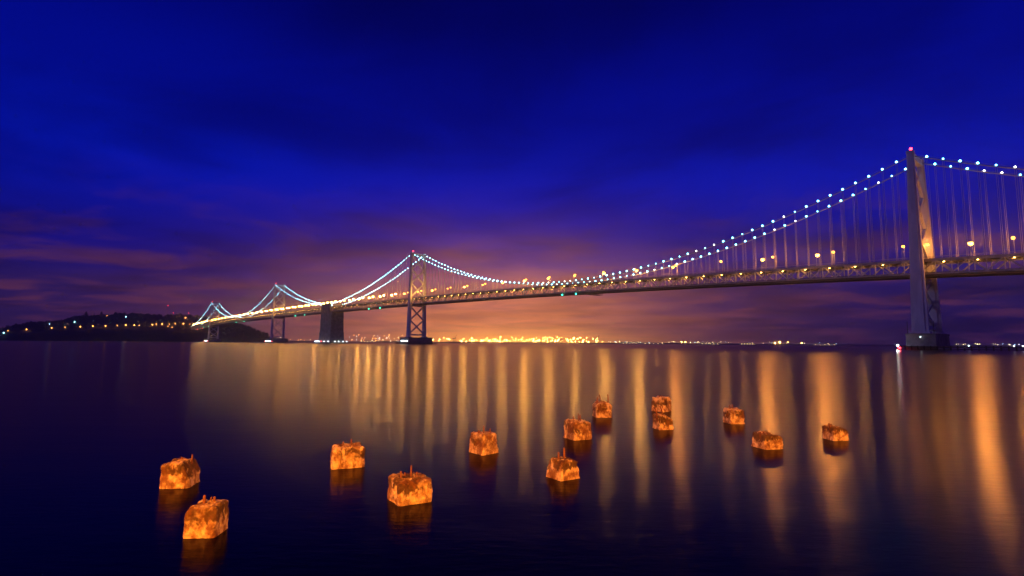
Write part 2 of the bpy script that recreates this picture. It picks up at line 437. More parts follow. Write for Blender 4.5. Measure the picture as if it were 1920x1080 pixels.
# ------------------------------------------------------------------ towers
def cross_ring(cx_, cy_, z, a, b_):
    # stepped plan of a cellular steel leg: a along the bridge, b across
    p = [(-1, -.55), (-.62, -.55), (-.62, -1), (.62, -1), (.62, -.55), (1, -.55), (1, .55), (.62, .55), (.62, 1), (-.62, 1), (-.62, .55), (-1, .55)]
    return [(cx_ + u * a / 2, cy_ + v * b_ / 2, z) for u, v in p]
ZB = 11.5
beacon_me = ball_mesh('beacon', .95, L_RED, 2)
plate_me = {}
def tower(s, H, wb, wtop):
    zd = zt(s)
    def half(z): return (wb + (wtop - wb) * (z - ZB) / (H - ZB)) / 2
    bm = bmesh.new()
    zz = H - 4
    add_box(bm, (s, 0, H - 3.2), (3.6, 2 * half(H) - 5.0, 4.6))                      # top portal strut
    for k in range(-3, 4): add_box(bm, (s, k * 2.1, H - .6), (3.0, .5, .8))
    add_box(bm, (s, 0, ZB + 4.5), (3.4, 2 * half(ZB + 4.5) - 6.4, 2.6))              # base strut
    add_box(bm, (s, 0, zd - 14.4), (3.4, 2 * half(zd - 14) - 6.0, 2.2))              # strut under the deck
    t = from_bm('tower', bm, STEEL_T, bridge)
    for sg in (1, -1):
        bm = bmesh.new(); rings = []
        for k in range(9):
            z = ZB + (H - 1.6 - ZB) * k / 8; q = k / 8
            rings.append(cross_ring(s, sg * half(z), z, 10.0 - 5.7 * q, 4.8 - 1.2 * q))
        add_loft(bm, rings)
        add_box(bm, (s, sg * half(H), H - .6), (4.6, 4.0, 2.2))                      # cable saddle housing
        for kk in range(1, 9):                                                       # diaphragm belts of the cellular leg
            z = ZB + (H - 1.6 - ZB) * kk / 9; q = kk / 9
            add_loft(bm, [cross_ring(s, sg * half(z), z + dz_, 10.0 - 5.7 * q + .3, 4.8 - 1.2 * q + .3) for dz_ in (-.3, .3)])
        add_box(bm, (s, sg * half(ZB), ZB + .7), (12.0, 6.6, 1.4))                   # base plate
        bmesh.ops.recalc_face_normals(bm, faces=bm.faces[:])
        from_bm('leg', bm, STEEL_T, t)
    def xpanel(z0, z1):
        for sg in (1, -1):
            bm = bmesh.new()
            add_beam(bm, (s + sg * .02, sg * (half(z0) - 1.8), z0), (s + sg * .02, -sg * (half(z1) - 1.8), z1), 1.7 + .01 * sg, 2.0)
            from_bm('brace', bm, STEEL_T, t)
        zc = (z0 + z1) / 2
        bm = bmesh.new(); add_box(bm, (s, 0, zc), (2.2, 3.6, 3.6)); bmesh.ops.bevel(bm, geom=bm.edges[:], offset=.9, segments=1, affect='EDGES')
        from_bm('gusset_plate', bm, STEEL_T, t)
    zl0, zl1 = ZB + 6.5, zd - 15.6
    for k in range(2): xpanel(zl0 + (zl1 - zl0) * k / 2, zl0 + (zl1 - zl0) * (k + 1) / 2)
    zu0, zu1 = zd + 1.0, H - 6
    for k in range(3): xpanel(zu0 + (zu1 - zu0) * k / 3, zu0 + (zu1 - zu0) * (k + 1) / 3)
    bm = bmesh.new(); add_tube(bm, [(s, half(H) - 2.5, H), (s, half(H) - 2.5, H + 2.2)], .18, 6); add_box(bm, (s, half(H) - 2.5, H + .4), (1.2, 1.2, .8))
    st = from_bm('beacon_stand', bm, DARKM, t)
    o = link('beacon', beacon_me, t); o.location = (s, half(H) - 2.5, H + 2.9)
    return t
DIM = [(40, 27.5), (31, 25.0), (31, 25.0), (31, 25.0)]
lampw = ball_mesh('pier_lamp', .8, L_WHITE, 2); lampw2 = ball_mesh('pier_lamp', 1.0, L_WHITE, 1); lampr = ball_mesh('pier_lamp', .9, L_RED, 1)
for k, (s, H) in enumerate(TW):
    tower(s, H, *DIM[k])
    L_, W_ = (17, 42) if k == 0 else (30, 46)
    bm = bmesh.new()
    add_loft(bm, [[(s - L_ / 2 * f_, -W_ / 2 * f_, z), (s + L_ / 2 * f_, -W_ / 2 * f_, z), (s + L_ / 2 * f_, W_ / 2 * f_, z), (s - L_ / 2 * f_, W_ / 2 * f_, z)] for z, f_ in ((-4, 1.04), (6.4, 1.0), (ZB - 1.3, .985), (ZB - 1.3, 1.02), (ZB, 1.02))])
    bmesh.ops.recalc_face_normals(bm, faces=bm.faces[:])
    p = from_bm('tower_pier', bm, CONC, bridge)
    # timber fender round the pier: posts and two walings
    bm = bmesh.new(); fy = W_ / 2 + 3.0; fx0, fx1 = (-60, L_ / 2 + 5) if k == 0 else (-L_ / 2 - 8, L_ / 2 + 8)
    for z in (.7, 2.0):
        add_box(bm, (s + (fx0 + fx1) / 2, fy, z), (fx1 - fx0, .7, .45)); 
        if k: add_box(bm, (s + (fx0 + fx1) / 2, -fy, z), (fx1 - fx0, .7, .45))
        add_box(bm, (s + fx1, 0, z + .02), (.7, 2 * fy - 1, .45))
        if k: add_box(bm, (s + fx0, 0, z + .02), (.7, 2 * fy - 1, .45))
    add_box(bm, (s + (fx0 + fx1) / 2, fy - 1.6, 2.5), (fx1 - fx0, 3.0, .3))
    x = fx0
    while x < fx1:
        add_box(bm, (s + x, fy + .5, .9), (.8, .5, 4.2)); x += 3.6
    from_bm('timber_fender', bm, TIMBER, bridge)
    if k == 0:
        spec = [(13.2, 'w', 23.0, 3.0), (12.0, 'r', 24.4, 1.4), (0, 's', 21.6, 9.0), (-26, 's', 23.3, 3.2), (-48, 's', 23.3, 3.2), (-52, 's', 23.3, 3.2), (-55, 's', 23.3, 3.2), (-58, 's', 23.3, 3.2)]
        bm = bmesh.new()
        for xx in (-7.5, 7.5): add_tube(bm, [(xx, 20, ZB), (xx, 20, ZB + 8.5)], .22, 5)
        from_bm('pier_mast', bm, DARKM, bridge)
    elif k == 1: spec = [(x_, 's', 23.6, 5.5) for x_ in (-10, -4, 2, 8)]
    else: spec = [(-30, 'r', 23, 3.4)] + [(x_, 's', 23.5, 4.0) for x_ in (-21, -14, -7, 0, 7, 14, 21)] + [(27, 'r', 23.5, 3.4)]
    for x_, c_, y_, z_ in spec:
        if k > 1: x_ *= 1.0
        o = link('pier_lamp', {'w': lampw, 's': lampw2 if k else ball_mesh('pier_lamp', .35, L_WHITE, 1), 'r': lampr}[c_], bridge); o.location = (s + x_, y_, z_)
        if k == 0 and c_ != 's': lamp_light(o, (0, 0, 0), .95 if c_ == 'w' else 1.05, 520. if c_ == 'w' else 260., (.75, .88, 1.0) if c_ == 'w' else (1.0, .03, .05))
# deck-end navigation lights and a maintenance traveller slung under the deck
nav_me = ball_mesh('navigation_lamp', .8, L_GREEN, 1); navr_me = ball_mesh('navigation_lamp', .9, L_RED, 1)
for s_ in (352, 330, 860, 815, 1253, 1190, 1778, 1690, 2225, 2150):
    o = link('navigation_lamp', nav_me, bridge); o.location = (s_, YT + .8, zt(s_) - 13.6)
for s_ in (2330, 2240):
    o = link('navigation_lamp', navr_me, bridge); o.location = (s_, YT + .8, zt(s_) - 16)
bm = bmesh.new(); add_box(bm, (312, 0, zt(312) - 14.6), (9, 21, .5))
for x_ in (-4, 4):
    for y_ in (-9.5, 9.5): add_box(bm, (312 + x_, y_, zt(312) - 13.6), (.3, .3, 2.2))
from_bm('maintenance_traveller', bm, DARKM, bridge)
# central anchorage
bm = bmesh.new()
def rect(sx, sy, z, c=ANC): return [(c - sx / 2, -sy / 2, z), (c + sx / 2, -sy / 2, z), (c + sx / 2, sy / 2, z), (c - sx / 2, sy / 2, z)]
add_loft(bm, [rect(66, 33, -4), rect(66, 33, 5), rect(63, 31, 5.2), rect(61.5, 29.5, 24), rect(59.5, 28.5, 24.2), rect(58, 27.5, zt(ANC) - 13.4)])
bmesh.ops.recalc_face_normals(bm, faces=bm.faces[:])
anch = from_bm('central_anchorage', bm, CONC, bridge)
for sg in (1, -1):
    bm = bmesh.new(); zz = zt(ANC)
    add_box(bm, (ANC, sg * 13.4, zz - 4.2), (46, 3.4, 18.4)); add_box(bm, (ANC, sg * 13.4, zz + 5.6), (47.4, 4.2, 1.2))
    for x_ in (-18, -6, 6, 18): add_box(bm, (ANC + x_, sg * 15.3, zz - 5), (4, .8, 16))
    from_bm('cable_housing', bm, CONC, anch)
bm = bmesh.new(); fy = 20
for z in (.7, 2.0): add_box(bm, (ANC, fy, z), (84, .7, .45)); add_box(bm, (ANC - 42, 0, z + .02), (.7, 2 * fy - 1, .45))
x = -42
while x < 42: add_box(bm, (ANC + x, fy + .5, .9), (.8, .5, 4.2)); x += 3.6
for y_ in range(-18, 19, 4): add_box(bm, (ANC - 42.6, y_, .9), (.5, .8, 4.2))
from_bm('timber_fender', bm, TIMBER, bridge)
for x_, c_ in [(-36, 's'), (-14, 's'), (2, 'r'), (12, 's'), (18, 's'), (24, 's'), (30, 's'), (36, 's')]:
    o = link('pier_lamp', lampw2 if c_ == 's' else lampr, bridge); o.location = (ANC + x_, 21.4, 4)
for y_ in (-16, -8, 2, 10):
    o = link('pier_lamp', lampw2, bridge); o.location = (ANC - 43.6, y_, 4)

# ------------------------------------------------------------------ street lamps on the bridge
def make_lamp_parts(h, arm, globe_r, lens_mat, nm):
    bm = bmesh.new(); add_tube(bm, [(0, 0, 0), (0, 0, .5), (0, 0, h - .8)], [.26, .17, .11], 8); add_box(bm, (0, 0, .12), (.7, .7, .24))
    pole = mesh_of('pole', bm, POLE)
    bm = bmesh.new(); add_tube(bm, [(0, 0, h - .85), (0, -.25 * arm, h - .2), (0, -.6 * arm, h + .1), (0, -arm, h + .12)], [.11, .1, .08, .07], 6)
    armm = mesh_of('arm', bm, POLE)
    bm = bmesh.new(); bmesh.ops.create_uvsphere(bm, u_segments=10, v_segments=6, radius=1)
    for v in bm.verts: v.co = Vector((v.co.x * globe_r * .8, v.co.y * globe_r * 1.35 - arm, max(v.co.z, -.05) * globe_r * .55 + h + .12))
    hd = mesh_of('lamp_head', bm, POLE)
    g = ball_mesh('globe', globe_r, lens_mat, 1, (.8, 1.0, .75))
    for v in g.vertices: v.co += Vector((0, -arm, h - .34 * globe_r))
    return dict(pole=pole, arm=armm, lamp_head=hd, globe=g)
LP_N = make_lamp_parts(9.6, 2.4, 2.0, L_ROAD, 'n')
LP_M = make_lamp_parts(9.6, 2.4, 1.75, L_ROADM, 'm')
LP_W = make_lamp_parts(9.6, 2.4, 1.35, L_ROADW, 'w')
LP_D = make_lamp_parts(9.6, 2.4, 1.7, L_ROADB, 'd')
LP_E = make_lamp_parts(13.0, 2.4, 1.6, L_ROADB, 'e')
LP_F = make_lamp_parts(13.0, 2.4, 1.4, L_ROADW, 'f')
ORD = ['first', 'second', 'third', 'fourth', 'fifth', 'sixth', 'seventh', 'eighth', 'ninth', 'tenth', 'eleventh', 'twelfth', 'thirteenth', 'fourteenth', 'fifteenth', 'sixteenth']
MED = {0: 1, 4: 1, 7: 2, 8: 1, 10: 1, 11: 2, 13: 2, 15: 2}
def street_lamp(s, side, label, group, k=0):
    t = empty('street_lamp', B(s, side * 9.2, zt(s) - .4), BRZ + (math.pi if side < 0 else 0))
    for k_, me in ((LP_D if side > 0 else LP_E) if s > 760 else (LP_N, LP_M, LP_W)[MED.get(k, (k * 7 % 5) % 3 if k > 16 else 0)] if side > 0 else LP_F).items(): link(k_, me, t)
    v = MED.get(k, (k * 7 % 5) % 3 if k > 16 else 0)
    if side > 0: lamp_light(t, (0, -2.4, 9.6 - .62), 2.12, tuple(q * (1 if s < 600 else max(.05, 1 - (s - 600) / 1150)) for q in (10000., 6000., 2800.))[v], (1.0, .34, .045) if s < 220 else (1.0, .45, .07))
    elif s < 260: lamp_light(t, (0, -2.4, 13.0 - .45), 1.5, 1300., (1.0, .36, .05))
    tag(t, label, 'street lamp', group)
near = [-73, -28.7, 68.4, 113.1] + [203 + 44.4 * k for k in range(51)]
far = [-49, -2, 12.8, 61, 110, 159, 208] + [259 + 44.4 * k for k in range(50)]
def lamp_label(s, side, arr):
    row = 'near-side' if side > 0 else 'far-side'
    ref = [(0, 'the nearest bridge tower'), (704, 'the second bridge tower'), (1058, 'the concrete anchorage'), (1412, 'the third bridge tower'), (2116, 'the island-end tower')]
    if s < 0:
        k = [a for a in sorted(arr, reverse=True) if a < 0].index(s); return f'{row} street lamp with bright orange globe, {ORD[k]} to the right of the nearest bridge tower'
    if s > 1440: return f'{row} street lamp lost in the glowing row beyond the third bridge tower'
    base = max((r for r in ref if r[0] <= s), key=lambda r: r[0])
    nxt = [a for a in sorted(arr) if a >= base[0]]
    return f'{row} street lamp with orange globe, {ORD[nxt.index(s)]} to the left of {base[1]}'
for kn, s_ in enumerate(near):
    if abs(s_ - ANC) < 8: s_ += 10
    street_lamp(s_, 1, lamp_label(s_, 1, near) if s_ in near else 'near-side street lamp beside the anchorage top', 'street lamps along the near side of the bridge', kn)
for s_ in far: street_lamp(s_, -1, lamp_label(s_, -1, far), 'street lamps along the far side of the bridge')

# ------------------------------------------------------------------ island
prof = [(-40, 628), (0, 619), (20, 615), (40, 607), (62, 604), (95, 603), (120, 601), (140, 595), (160, 592), (190, 592), (210, 590), (225, 588), (260, 590), (300, 591), (330, 592), (360, 594), (395, 595), (425, 602), (448, 611), (468, 617), (485, 626), (503, 637)]
IY = 2520.0
pts_i = [(at_depth(x, y, IY).x, at_depth(x, y, IY).z - 9) for x, y in prof]
XI0, XI1 = pts_i[0][0], pts_i[-1][0]
def ridge(x):
    if x <= XI0 or x >= XI1: return -6
    for (a, za), (b_, zb) in zip(pts_i, pts_i[1:]):
        if a <= x <= b_:
            return za + (zb - za) * (x - a) / (b_ - a)
def terrain(x, y):
    h = ridge(x)
    n1 = noise.noise(Vector((x * .012, y * .012, 1.3))) * .12 + noise.noise(Vector((x * .04, y * .04, 5))) * .05
    yf = 2375 + 22 * noise.noise(Vector((x * .006, 7, 0)))
    if y < IY:
        t = (y - yf) / (IY - yf)
        if t < 0: return -6 + t * 5
        k = .46 * min(1, t / .13) + .54 * max(0, (t - .22) / .78) ** .8       # bluff, road bench, upper slope
    else:
        t = (y - IY) / 330
        if t > 1: return -8
        k = (1 - t * t)
    return max(-6, h * k * (1 + n1 * (1 if .0 < k < .99 else .2)) + 0.0)
bm = bmesh.new(); gx, gy = 150, 60; Y0, Y1 = 2340, 2870
grid = [[bm.verts.new((XI0 - 20 + (XI1 - XI0 + 40) * i / gx, Y0 + (Y1 - Y0) * j / gy, 0)) for j in range(gy + 1)] for i in range(gx + 1)]
for col_ in grid:
    for v in col_: v.co.z = terrain(v.co.x, v.co.y)
for i in range(gx):
    for j in range(gy): bm.faces.new((grid[i][j], grid[i + 1][j], grid[i + 1][j + 1], grid[i][j + 1]))
structure(from_bm('island', bm, EARTH, None, True))
# woods: leaf clumps through crown volumes
random.seed(4)
def leaf_cloud(V, Fc, c, r, n_, size, squash=1.0):
    for _ in range(n_):
        d = Vector((random.gauss(0, 1), random.gauss(0, 1), random.gauss(0, 1))).normalized() * (random.random() ** .4)
        p = Vector((c[0] + d.x * r, c[1] + d.y * r, c[2] + d.z * r * squash))
        u = Vector((random.uniform(-1, 1), random.uniform(-1, 1), random.uniform(-1, 1))).normalized(); w = u.orthogonal().normalized()
        k = len(V); q = size * random.uniform(.6, 1.3)
        V += [p - u * q - w * q * .6, p + u * q - w * q * .5, p + u * q * .7 + w * q * .7, p - u * q * .8 + w * q * .6]
        Fc.append((k, k + 1, k + 2, k + 3))
V, Fc = [], []
cnt = 0
while cnt < 2300:
    x = random.uniform(XI0 + 10, XI1 - 12); y = random.triangular(2385, 2680, 2500)
    g = terrain(x, y)
    if g < 6: continue
    t = (y - 2375) / (IY - 2375)
    if .10 < t < .27 and random.random() < .9: continue           # keep the road bench open
    if t < .1 and random.random() < .25: continue
    r = random.uniform(4, 8.5); hgt = random.uniform(5, 12) if random.random() < .8 else random.uniform(12, 19)
    leaf_cloud(V, Fc, (x, y, g + hgt * .62), r, 22, 2.0, random.uniform(.7, 1.25)); cnt += 1
me = bpy.data.meshes.new('woodland'); me.from_pydata(V, [], Fc); me.materials.append(LEAF)
wd = link('woodland', me); stuff(wd, 'dark evergreen woods covering the island hill', 'woods')
def tree(px, py, extra, label, kind=0):
    x = at_depth(px, py, IY).x; y = IY - 4; g = terrain(x, y); top = at_depth(px, py, y).z
    h = max(top - g, 9)
    t = empty('island_tree', (x, y, g - .5))
    bm = bmesh.new(); add_tube(bm, [(0, 0, 0), (.3, 0, h * .4), (0, .2, h * .85)], [.7, .5, .15], 6)
    for a in range(5):
        an = a * 1.26; add_tube(bm, [(.2, 0, h * (.35 + .08 * a)), (math.cos(an) * extra * .7, math.sin(an) * extra * .7, h * (.5 + .08 * a))], [.25, .08], 4)
    from_bm('trunk', bm, BARK, t)
    V, Fc = [], []
    for a in range(7):
        an = a * 2.4; rr = extra * (.75 - .07 * a)
        leaf_cloud(V, Fc, (math.cos(an) * rr * .6, math.sin(an) * rr * .6, h * (.42 + .085 * a)), rr, 60, 1.1)
    me = bpy.data.meshes.new('crown'); me.from_pydata(V, [], Fc); me.materials.append(LEAF); link('crown', me, t)
    tag(t, label, 'tree', 'tall trees on the island skyline')
tree(163, 584, 8, 'broad dark tree on the island skyline left of the upper lamps')
tree(192, 584, 5.5, 'narrow tall tree on the island skyline between two lamps')
tree(218, 585, 9, 'rounded dark tree at the highest point of the island')
tree(341, 588, 6, 'pointed dark tree on the island skyline near the bridge end')
tree(60, 602, 8, 'low spreading tree on the left shoulder of the island')
tree(452, 606, 8, 'dark tree on the island slope under the bridge deck')
tree(483, 619, 8, 'last dark tree at the right tip of the island')
def on_island(px, py, lift=6):
    v = ray(px, py); t = 2340 / v.y
    while t * v.y < 2700:
        p = EYE + v * t
        if p.z - lift <= terrain(p.x, p.y): break
        t += 1.5 / v.y
    p = EYE + v * t
    if t * v.y >= 2699: p = at_depth(px, py, IY)
    return Vector((p.x, p.y, terrain(p.x, p.y))), p.z
def small_lamp(parts_h, r, lens):
    bm = bmesh.new(); add_tube(bm, [(0, 0, 0), (0, 0, parts_h)], [.16, .1], 6); pole = mesh_of('pole', bm, POLE)
    bm = bmesh.new(); add_box(bm, (0, -.5, parts_h + .35), (r * 1.4, r * 2.4, .3)); add_box(bm, (0, 0, .15), (.6, .6, .3)); hd = mesh_of('lamp_head', bm, POLE)
    g = ball_mesh('globe', r, lens, 1)
    for v in g.vertices: v.co += Vector((0, -.6, parts_h - r * .55))
    return dict(pole=pole, lamp_head=hd, globe=g)
IL = small_lamp(8.5, 1.9, L_ISLE); ILC = small_lamp(8.5, 1.8, L_ISLEC); ILS = small_lamp(8, 1.1, L_ISLE)
names_i = ORD + ['seventeenth', 'eighteenth', 'nineteenth']
road_px = [(50, 618), (97, 615), (122, 614), (151, 613), (174, 612), (198, 612), (220, 611), (236, 610), (252, 610), (261, 610), (272, 610), (286, 609), (293, 608), (304, 608), (318, 608), (329, 607), (344, 607), (356, 608)]
for k, (x, y) in enumerate(road_px):
    g, z = on_island(x, y, 7)
    t = empty('island_lamp', g)
    for k_, me in (IL if k not in (2, 9, 12, 14) else ILS).items(): link(k_, me, t)
    lamp_light(t, (0, -.6, 6.8), 1.2, 260., (1.0, .42, .09))
    tag(t, f'orange lamp on the island road, {names_i[k]} from the left', 'street lamp', 'lamps along the island road')
for x, y, parts, lb in [(7, 625, ILC, 'pale blue lamp at the far left foot of the island'), (93, 608, ILC, 'pale blue lamp on the left slope of the island'), (140, 604, ILC, 'brightest pale blue lamp on the island slope'),
                        (173, 592, IL, 'orange lamp high on the island beside the broad skyline tree'), (201, 592, IL, 'orange lamp high on the island right of the narrow tree'), (236, 594, ILC, 'small bluish lamp under the island ridge'), (348, 596, IL, 'yellowish lamp on the island ridge near the bridge end'), (15, 621, ILS, 'faint orange lamp near the left end of the island'), (315, 612, ILS, 'small orange lamp below the island road'), (323, 614, ILS, 'lowest small orange lamp below the island road')]:
    g, z = on_island(x, y, 7); t = empty('island_lamp', g)
    for k_, me in parts.items(): link(k_, me, t)
    tag(t, lb, 'lamp')
# radio masts with red lights
def mast(px, py, lb):
    p = at_depth(px, py, IY - 1); g = terrain(p.x, p.y); h = max(p.z - g, 8)
    t = empty('radio_mast', (p.x, p.y, g))
    bm = bmesh.new()
    for k in range(3):
        an = k * 2.094; add_tube(bm, [(math.cos(an) * 1.3, math.sin(an) * 1.3, 0), (math.cos(an) * .3, math.sin(an) * .3, h)], .14, 4)
    z = 3
    while z < h - 2:
        q = 1.3 - z / h
        for k in range(3):
            a0 = k * 2.094; a1 = a0 + 2.094; add_tube(bm, [(math.cos(a0) * q, math.sin(a0) * q, z), (math.cos(a1) * q, math.sin(a1) * q, z + 2)], .07, 3, False)
        z += 3
    from_bm('lattice', bm, DARKM, t)
    o = link('beacon', ball_mesh('beacon', 1.0, L_RED, 1), t); o.location = (0, 0, h + .8)
    tag(t, lb, 'mast', 'radio masts on the island ridge')
mast(315, 573, 'tallest radio mast with red light on the island ridge'); mast(325, 587, 'short radio mast with red light just right of the tallest one'); mast(354, 587, 'short radio mast with red light closest to the bridge')
# a few houses whose windows show as lit specks
def house(px, py, w, d, h, lb, lit):
    g, z = on_island(px, py, 3)
    t = empty('island_house', g, random.uniform(-.3, .3))
    bm = bmesh.new(); add_box(bm, (0, 0, h / 2 - 1), (w, d, h + 2)); from_bm('wall', bm, PLASTER, t)
    bm = bmesh.new(); e = .5
    v = [bm.verts.new(c) for c in ((-w / 2 - e, -d / 2 - e, h), (w / 2 + e, -d / 2 - e, h), (w / 2 + e, d / 2 + e, h), (-w / 2 - e, d / 2 + e, h), (-w / 2 + 1, 0, h + d * .32), (w / 2 - 1, 0, h + d * .32))]
    for f_ in ((0, 1, 5, 4), (1, 2, 5), (2, 3, 4, 5), (3, 0, 4), (3, 2, 1, 0)): bm.faces.new([v[i] for i in f_])
    from_bm('roof', bm, ROOF, t)
    nwin = int(w // 3)
    for k in range(nwin):
        bm = bmesh.new(); add_box(bm, (-w / 2 + (k + .5) * w / nwin, -d / 2 - .05, h * .55), (1.3, .12, 1.5)); from_bm('window', bm, L_WIN if k in lit else DARKM, t)
    tag(t, lb, 'house', 'houses on the island')
house(128, 607, 14, 9, 6, 'pale house on the island slope left of the brightest blue lamp', (1, 2))
house(218, 598, 16, 9, 7, 'pale house just under the highest wooded ridge', (2,))
house(300, 600, 13, 9, 6, 'small house above the island road towards the bridge', (0,))
house(86, 611, 12, 8, 5, 'low house beside the left pale blue lamp', (3,))

# ------------------------------------------------------------------ far shore with port lights
FY = 5200.0
bm = bmesh.new(); rows = []
N = 160
for i in range(N + 1):
    x = -2700 + 9300 * i / N
    hh = 12 + 7 * noise.noise(Vector((x * .003, 3, 0))) + 4 * noise.noise(Vector((x * .02, 9, 0)))
    rows.append([bm.verts.new((x, FY + yy, zz)) for yy, zz in ((-45, -3), (-40, 2.5), (20, 3), (60, hh), (160, hh * .9), (400, -3))])
for i in range(N):
    for j in range(5): bm.faces.new((rows[i][j], rows[i + 1][j], rows[i + 1][j + 1], rows[i][j + 1]))
structure(from_bm('far_shore', bm, SHORE, None, True))
def mast_lamp(h, r, lens, nm):
    bm = bmesh.new(); add_tube(bm, [(0, 0, 0), (0, 0, h)], [.6, .3], 5, True); add_box(bm, (0, 0, h + .2), (r * 1.6, r * 1.6, .5))
    pole = mesh_of('pole', bm, POLE)
    g = ball_mesh('floodlight', r, lens, 1, (1, 1, .8))
    for v in g.vertices: v.co += Vector((0, -1.0, h - r * .6))
    return dict(pole=pole, floodlight=g)
def shore_lamp(nm, px, py, parts_r, lens, label, cat, group, cache={}):
    p = at_depth(px, py, FY + random.uniform(-15, 15))
    base = 2.6; h = max(4, round((p.z - base) / 4) * 4)
    key = (h, parts_r, lens.name)
    if key not in cache: cache[key] = mast_lamp(h, parts_r, lens, nm)
    t = empty(nm, (p.x, p.y, base))
    for k_, me in cache[key].items(): link(k_, me, t)
    tag(t, label, cat, group)
random.seed(11)
for k in range(150):                                                      # container port: a dense bank of floodlights
    x = random.choice([random.uniform(800, 1130), random.uniform(860, 1125), random.uniform(915, 1120)])
    yy = 642.2 + (x - 960) * .0064 - 2.2 - random.random() ** 1.6 * (9 if x > 910 else 6)
    shore_lamp('port_floodlight_mast', x, yy, random.choice([2.6, 3.2, 4.0]), L_PORT, 'yellow floodlight mast in the dense glare of the far container port', 'floodlight', 'floodlights of the far port')
def hz(x): return 642.2 + (x - 960) * .0064
for x, dy_, r, l_, lb in [(1462, 4.5, 7.5, L_PORT, 'largest yellow shore light right of the port, left of the nearest tower'), (1453, 3, 5, L_PORT, 'yellow shore light beside the largest one on its left'), (1477, 4, 3.5, L_PORT, 'small yellow shore light right of the largest one'), (1503, 3, 5, L_PORT, 'orange shore light pair right of the largest shore light'),
                          (1278, 3.5, 4.5, L_PORT, 'left of the twin orange shore lights under mid span'), (1285, 3.5, 4.5, L_PORT, 'right of the twin orange shore lights under mid span')]:
    shore_lamp('shore_light', x, hz(x) - dy_, r, l_, lb, 'shore light', None)
for k in range(70):
    x = random.choice([random.uniform(1140, 1200), random.uniform(1165, 1580), random.uniform(1165, 1560), random.uniform(1790, 1925)])
    shore_lamp('shore_light', x, hz(x) - random.uniform(1.6, 4), random.choice([1.6, 2.2, 2.8]), random.choice([L_SHOREW, L_SHOREW, L_SHOREC]), 'tiny shore light on the dark far shore right of the port', 'shore light', 'tiny lights along the right far shore')
for k in range(70):
    x = random.choice([random.uniform(640, 795), random.uniform(505, 800), random.uniform(700, 795)])
    shore_lamp('shore_light', x, hz(x) - 1.6 - random.random() ** 2 * 12, random.choice([1.6, 2.2, 2.8]), random.choice([L_SHOREW, L_SHOREW, L_ISLE, L_ISLE, L_SHOREC]), 'tiny shore light on the far shore left of the second tower', 'shore light', 'tiny lights along the left far shore')
# ship-to-shore cranes standing in the port
def crane(px, up, lb):
    p = at_depth(px, hz(px), FY - 22); t = empty('port_crane', (p.x, FY - 22, 2.4), random.uniform(-.5, .5))
    for sx in (-11, 11):
        for sy in (-8, 8):
            bm = bmesh.new(); add_beam(bm, (sx, sy, 0), (sx * .8, sy, 44), 1.6, 1.6); from_bm('leg', bm, DARKM, t)
    bm = bmesh.new(); add_box(bm, (0, 0, 38), (20, 18.5, 2.2)); add_box(bm, (0, 0, 20), (21, 18.2, 1.6)); from_bm('portal_beam', bm, DARKM, t)
    bm = bmesh.new(); add_beam(bm, (-26, 0, 41.5), (10, 0, 41.5), 3, 2.4); add_beam(bm, (10, 0, 41.5), (10 + 44 * math.cos(up), 0, 41.5 + 44 * math.sin(up)), 2.6, 2.2); from_bm('boom', bm, DARKM, t)
    bm = bmesh.new(); add_beam(bm, (8, 0, 42), (2, 0, 62), 1.4, 1.4); add_beam(bm, (2, 0, 62), (-22, 0, 43), .8, .8); add_beam(bm, (2, 0, 62), (10 + 30 * math.cos(up), 0, 42 + 30 * math.sin(up)), .7, .7); from_bm('apex_frame', bm, DARKM, t)
    bm = bmesh.new(); add_box(bm, (-14, 0, 44.6), (10, 6, 4)); from_bm('machinery_house', bm, PLASTER, t)
    tag(t, lb, 'crane', 'cranes of the far port')
for px_, up_, lb_ in [(852, 1.2, 'leftmost port crane with its boom raised'), (1036, 1.1, 'port crane with raised boom in the middle of the glare'), (1052, .15, 'port crane with lowered boom right of the middle one'), (1118, 1.15, 'rightmost port crane at the end of the glare')]:
    crane(px_, up_, lb_)
# warehouses and sheds of the shore
for k, (x, w, h, lb) in enumerate([(1180, 30, 14, 'low shed on the far shore right of the port glare'), (1225, 40, 10, 'long low shed on the far shore below mid span'), (1330, 36, 12, 'long shed on the far shore left of the largest shore light'), (1400, 26, 14, 'shed on the far shore just left of the largest shore light'), (1545, 44, 9, 'long low shed on the far shore left of the nearest tower pier'), (690, 30, 12, 'shed on the far shore left of the second tower')]):
    p = at_depth(x, hz(x), FY + 12)
    t = empty('shore_shed', (p.x, FY + 12, 2.2)); W_ = w * 5.1
    bm = bmesh.new(); add_box(bm, (0, 0, h / 2), (W_, 30, h)); from_bm('wall', bm, PLASTER, t)
    bm = bmesh.new(); add_loft(bm, [[(-W_ / 2 - 1, -16, h), (-W_ / 2 - 1, 16, h), (-W_ / 2 - 1, 0, h + 5)], [(W_ / 2 + 1, -16, h), (W_ / 2 + 1, 16, h), (W_ / 2 + 1, 0, h + 5)]]); bmesh.ops.recalc_face_normals(bm, faces=bm.faces[:]); from_bm('roof', bm, ROOF, t)
    for q in range(5):
        bm = bmesh.new(); add_box(bm, (-W_ / 2 + (q + .5) * W_ / 5, -15.1, h * .5), (6, .3, 3)); from_bm('window', bm, L_WIN, t)
    tag(t, lb, 'shed')

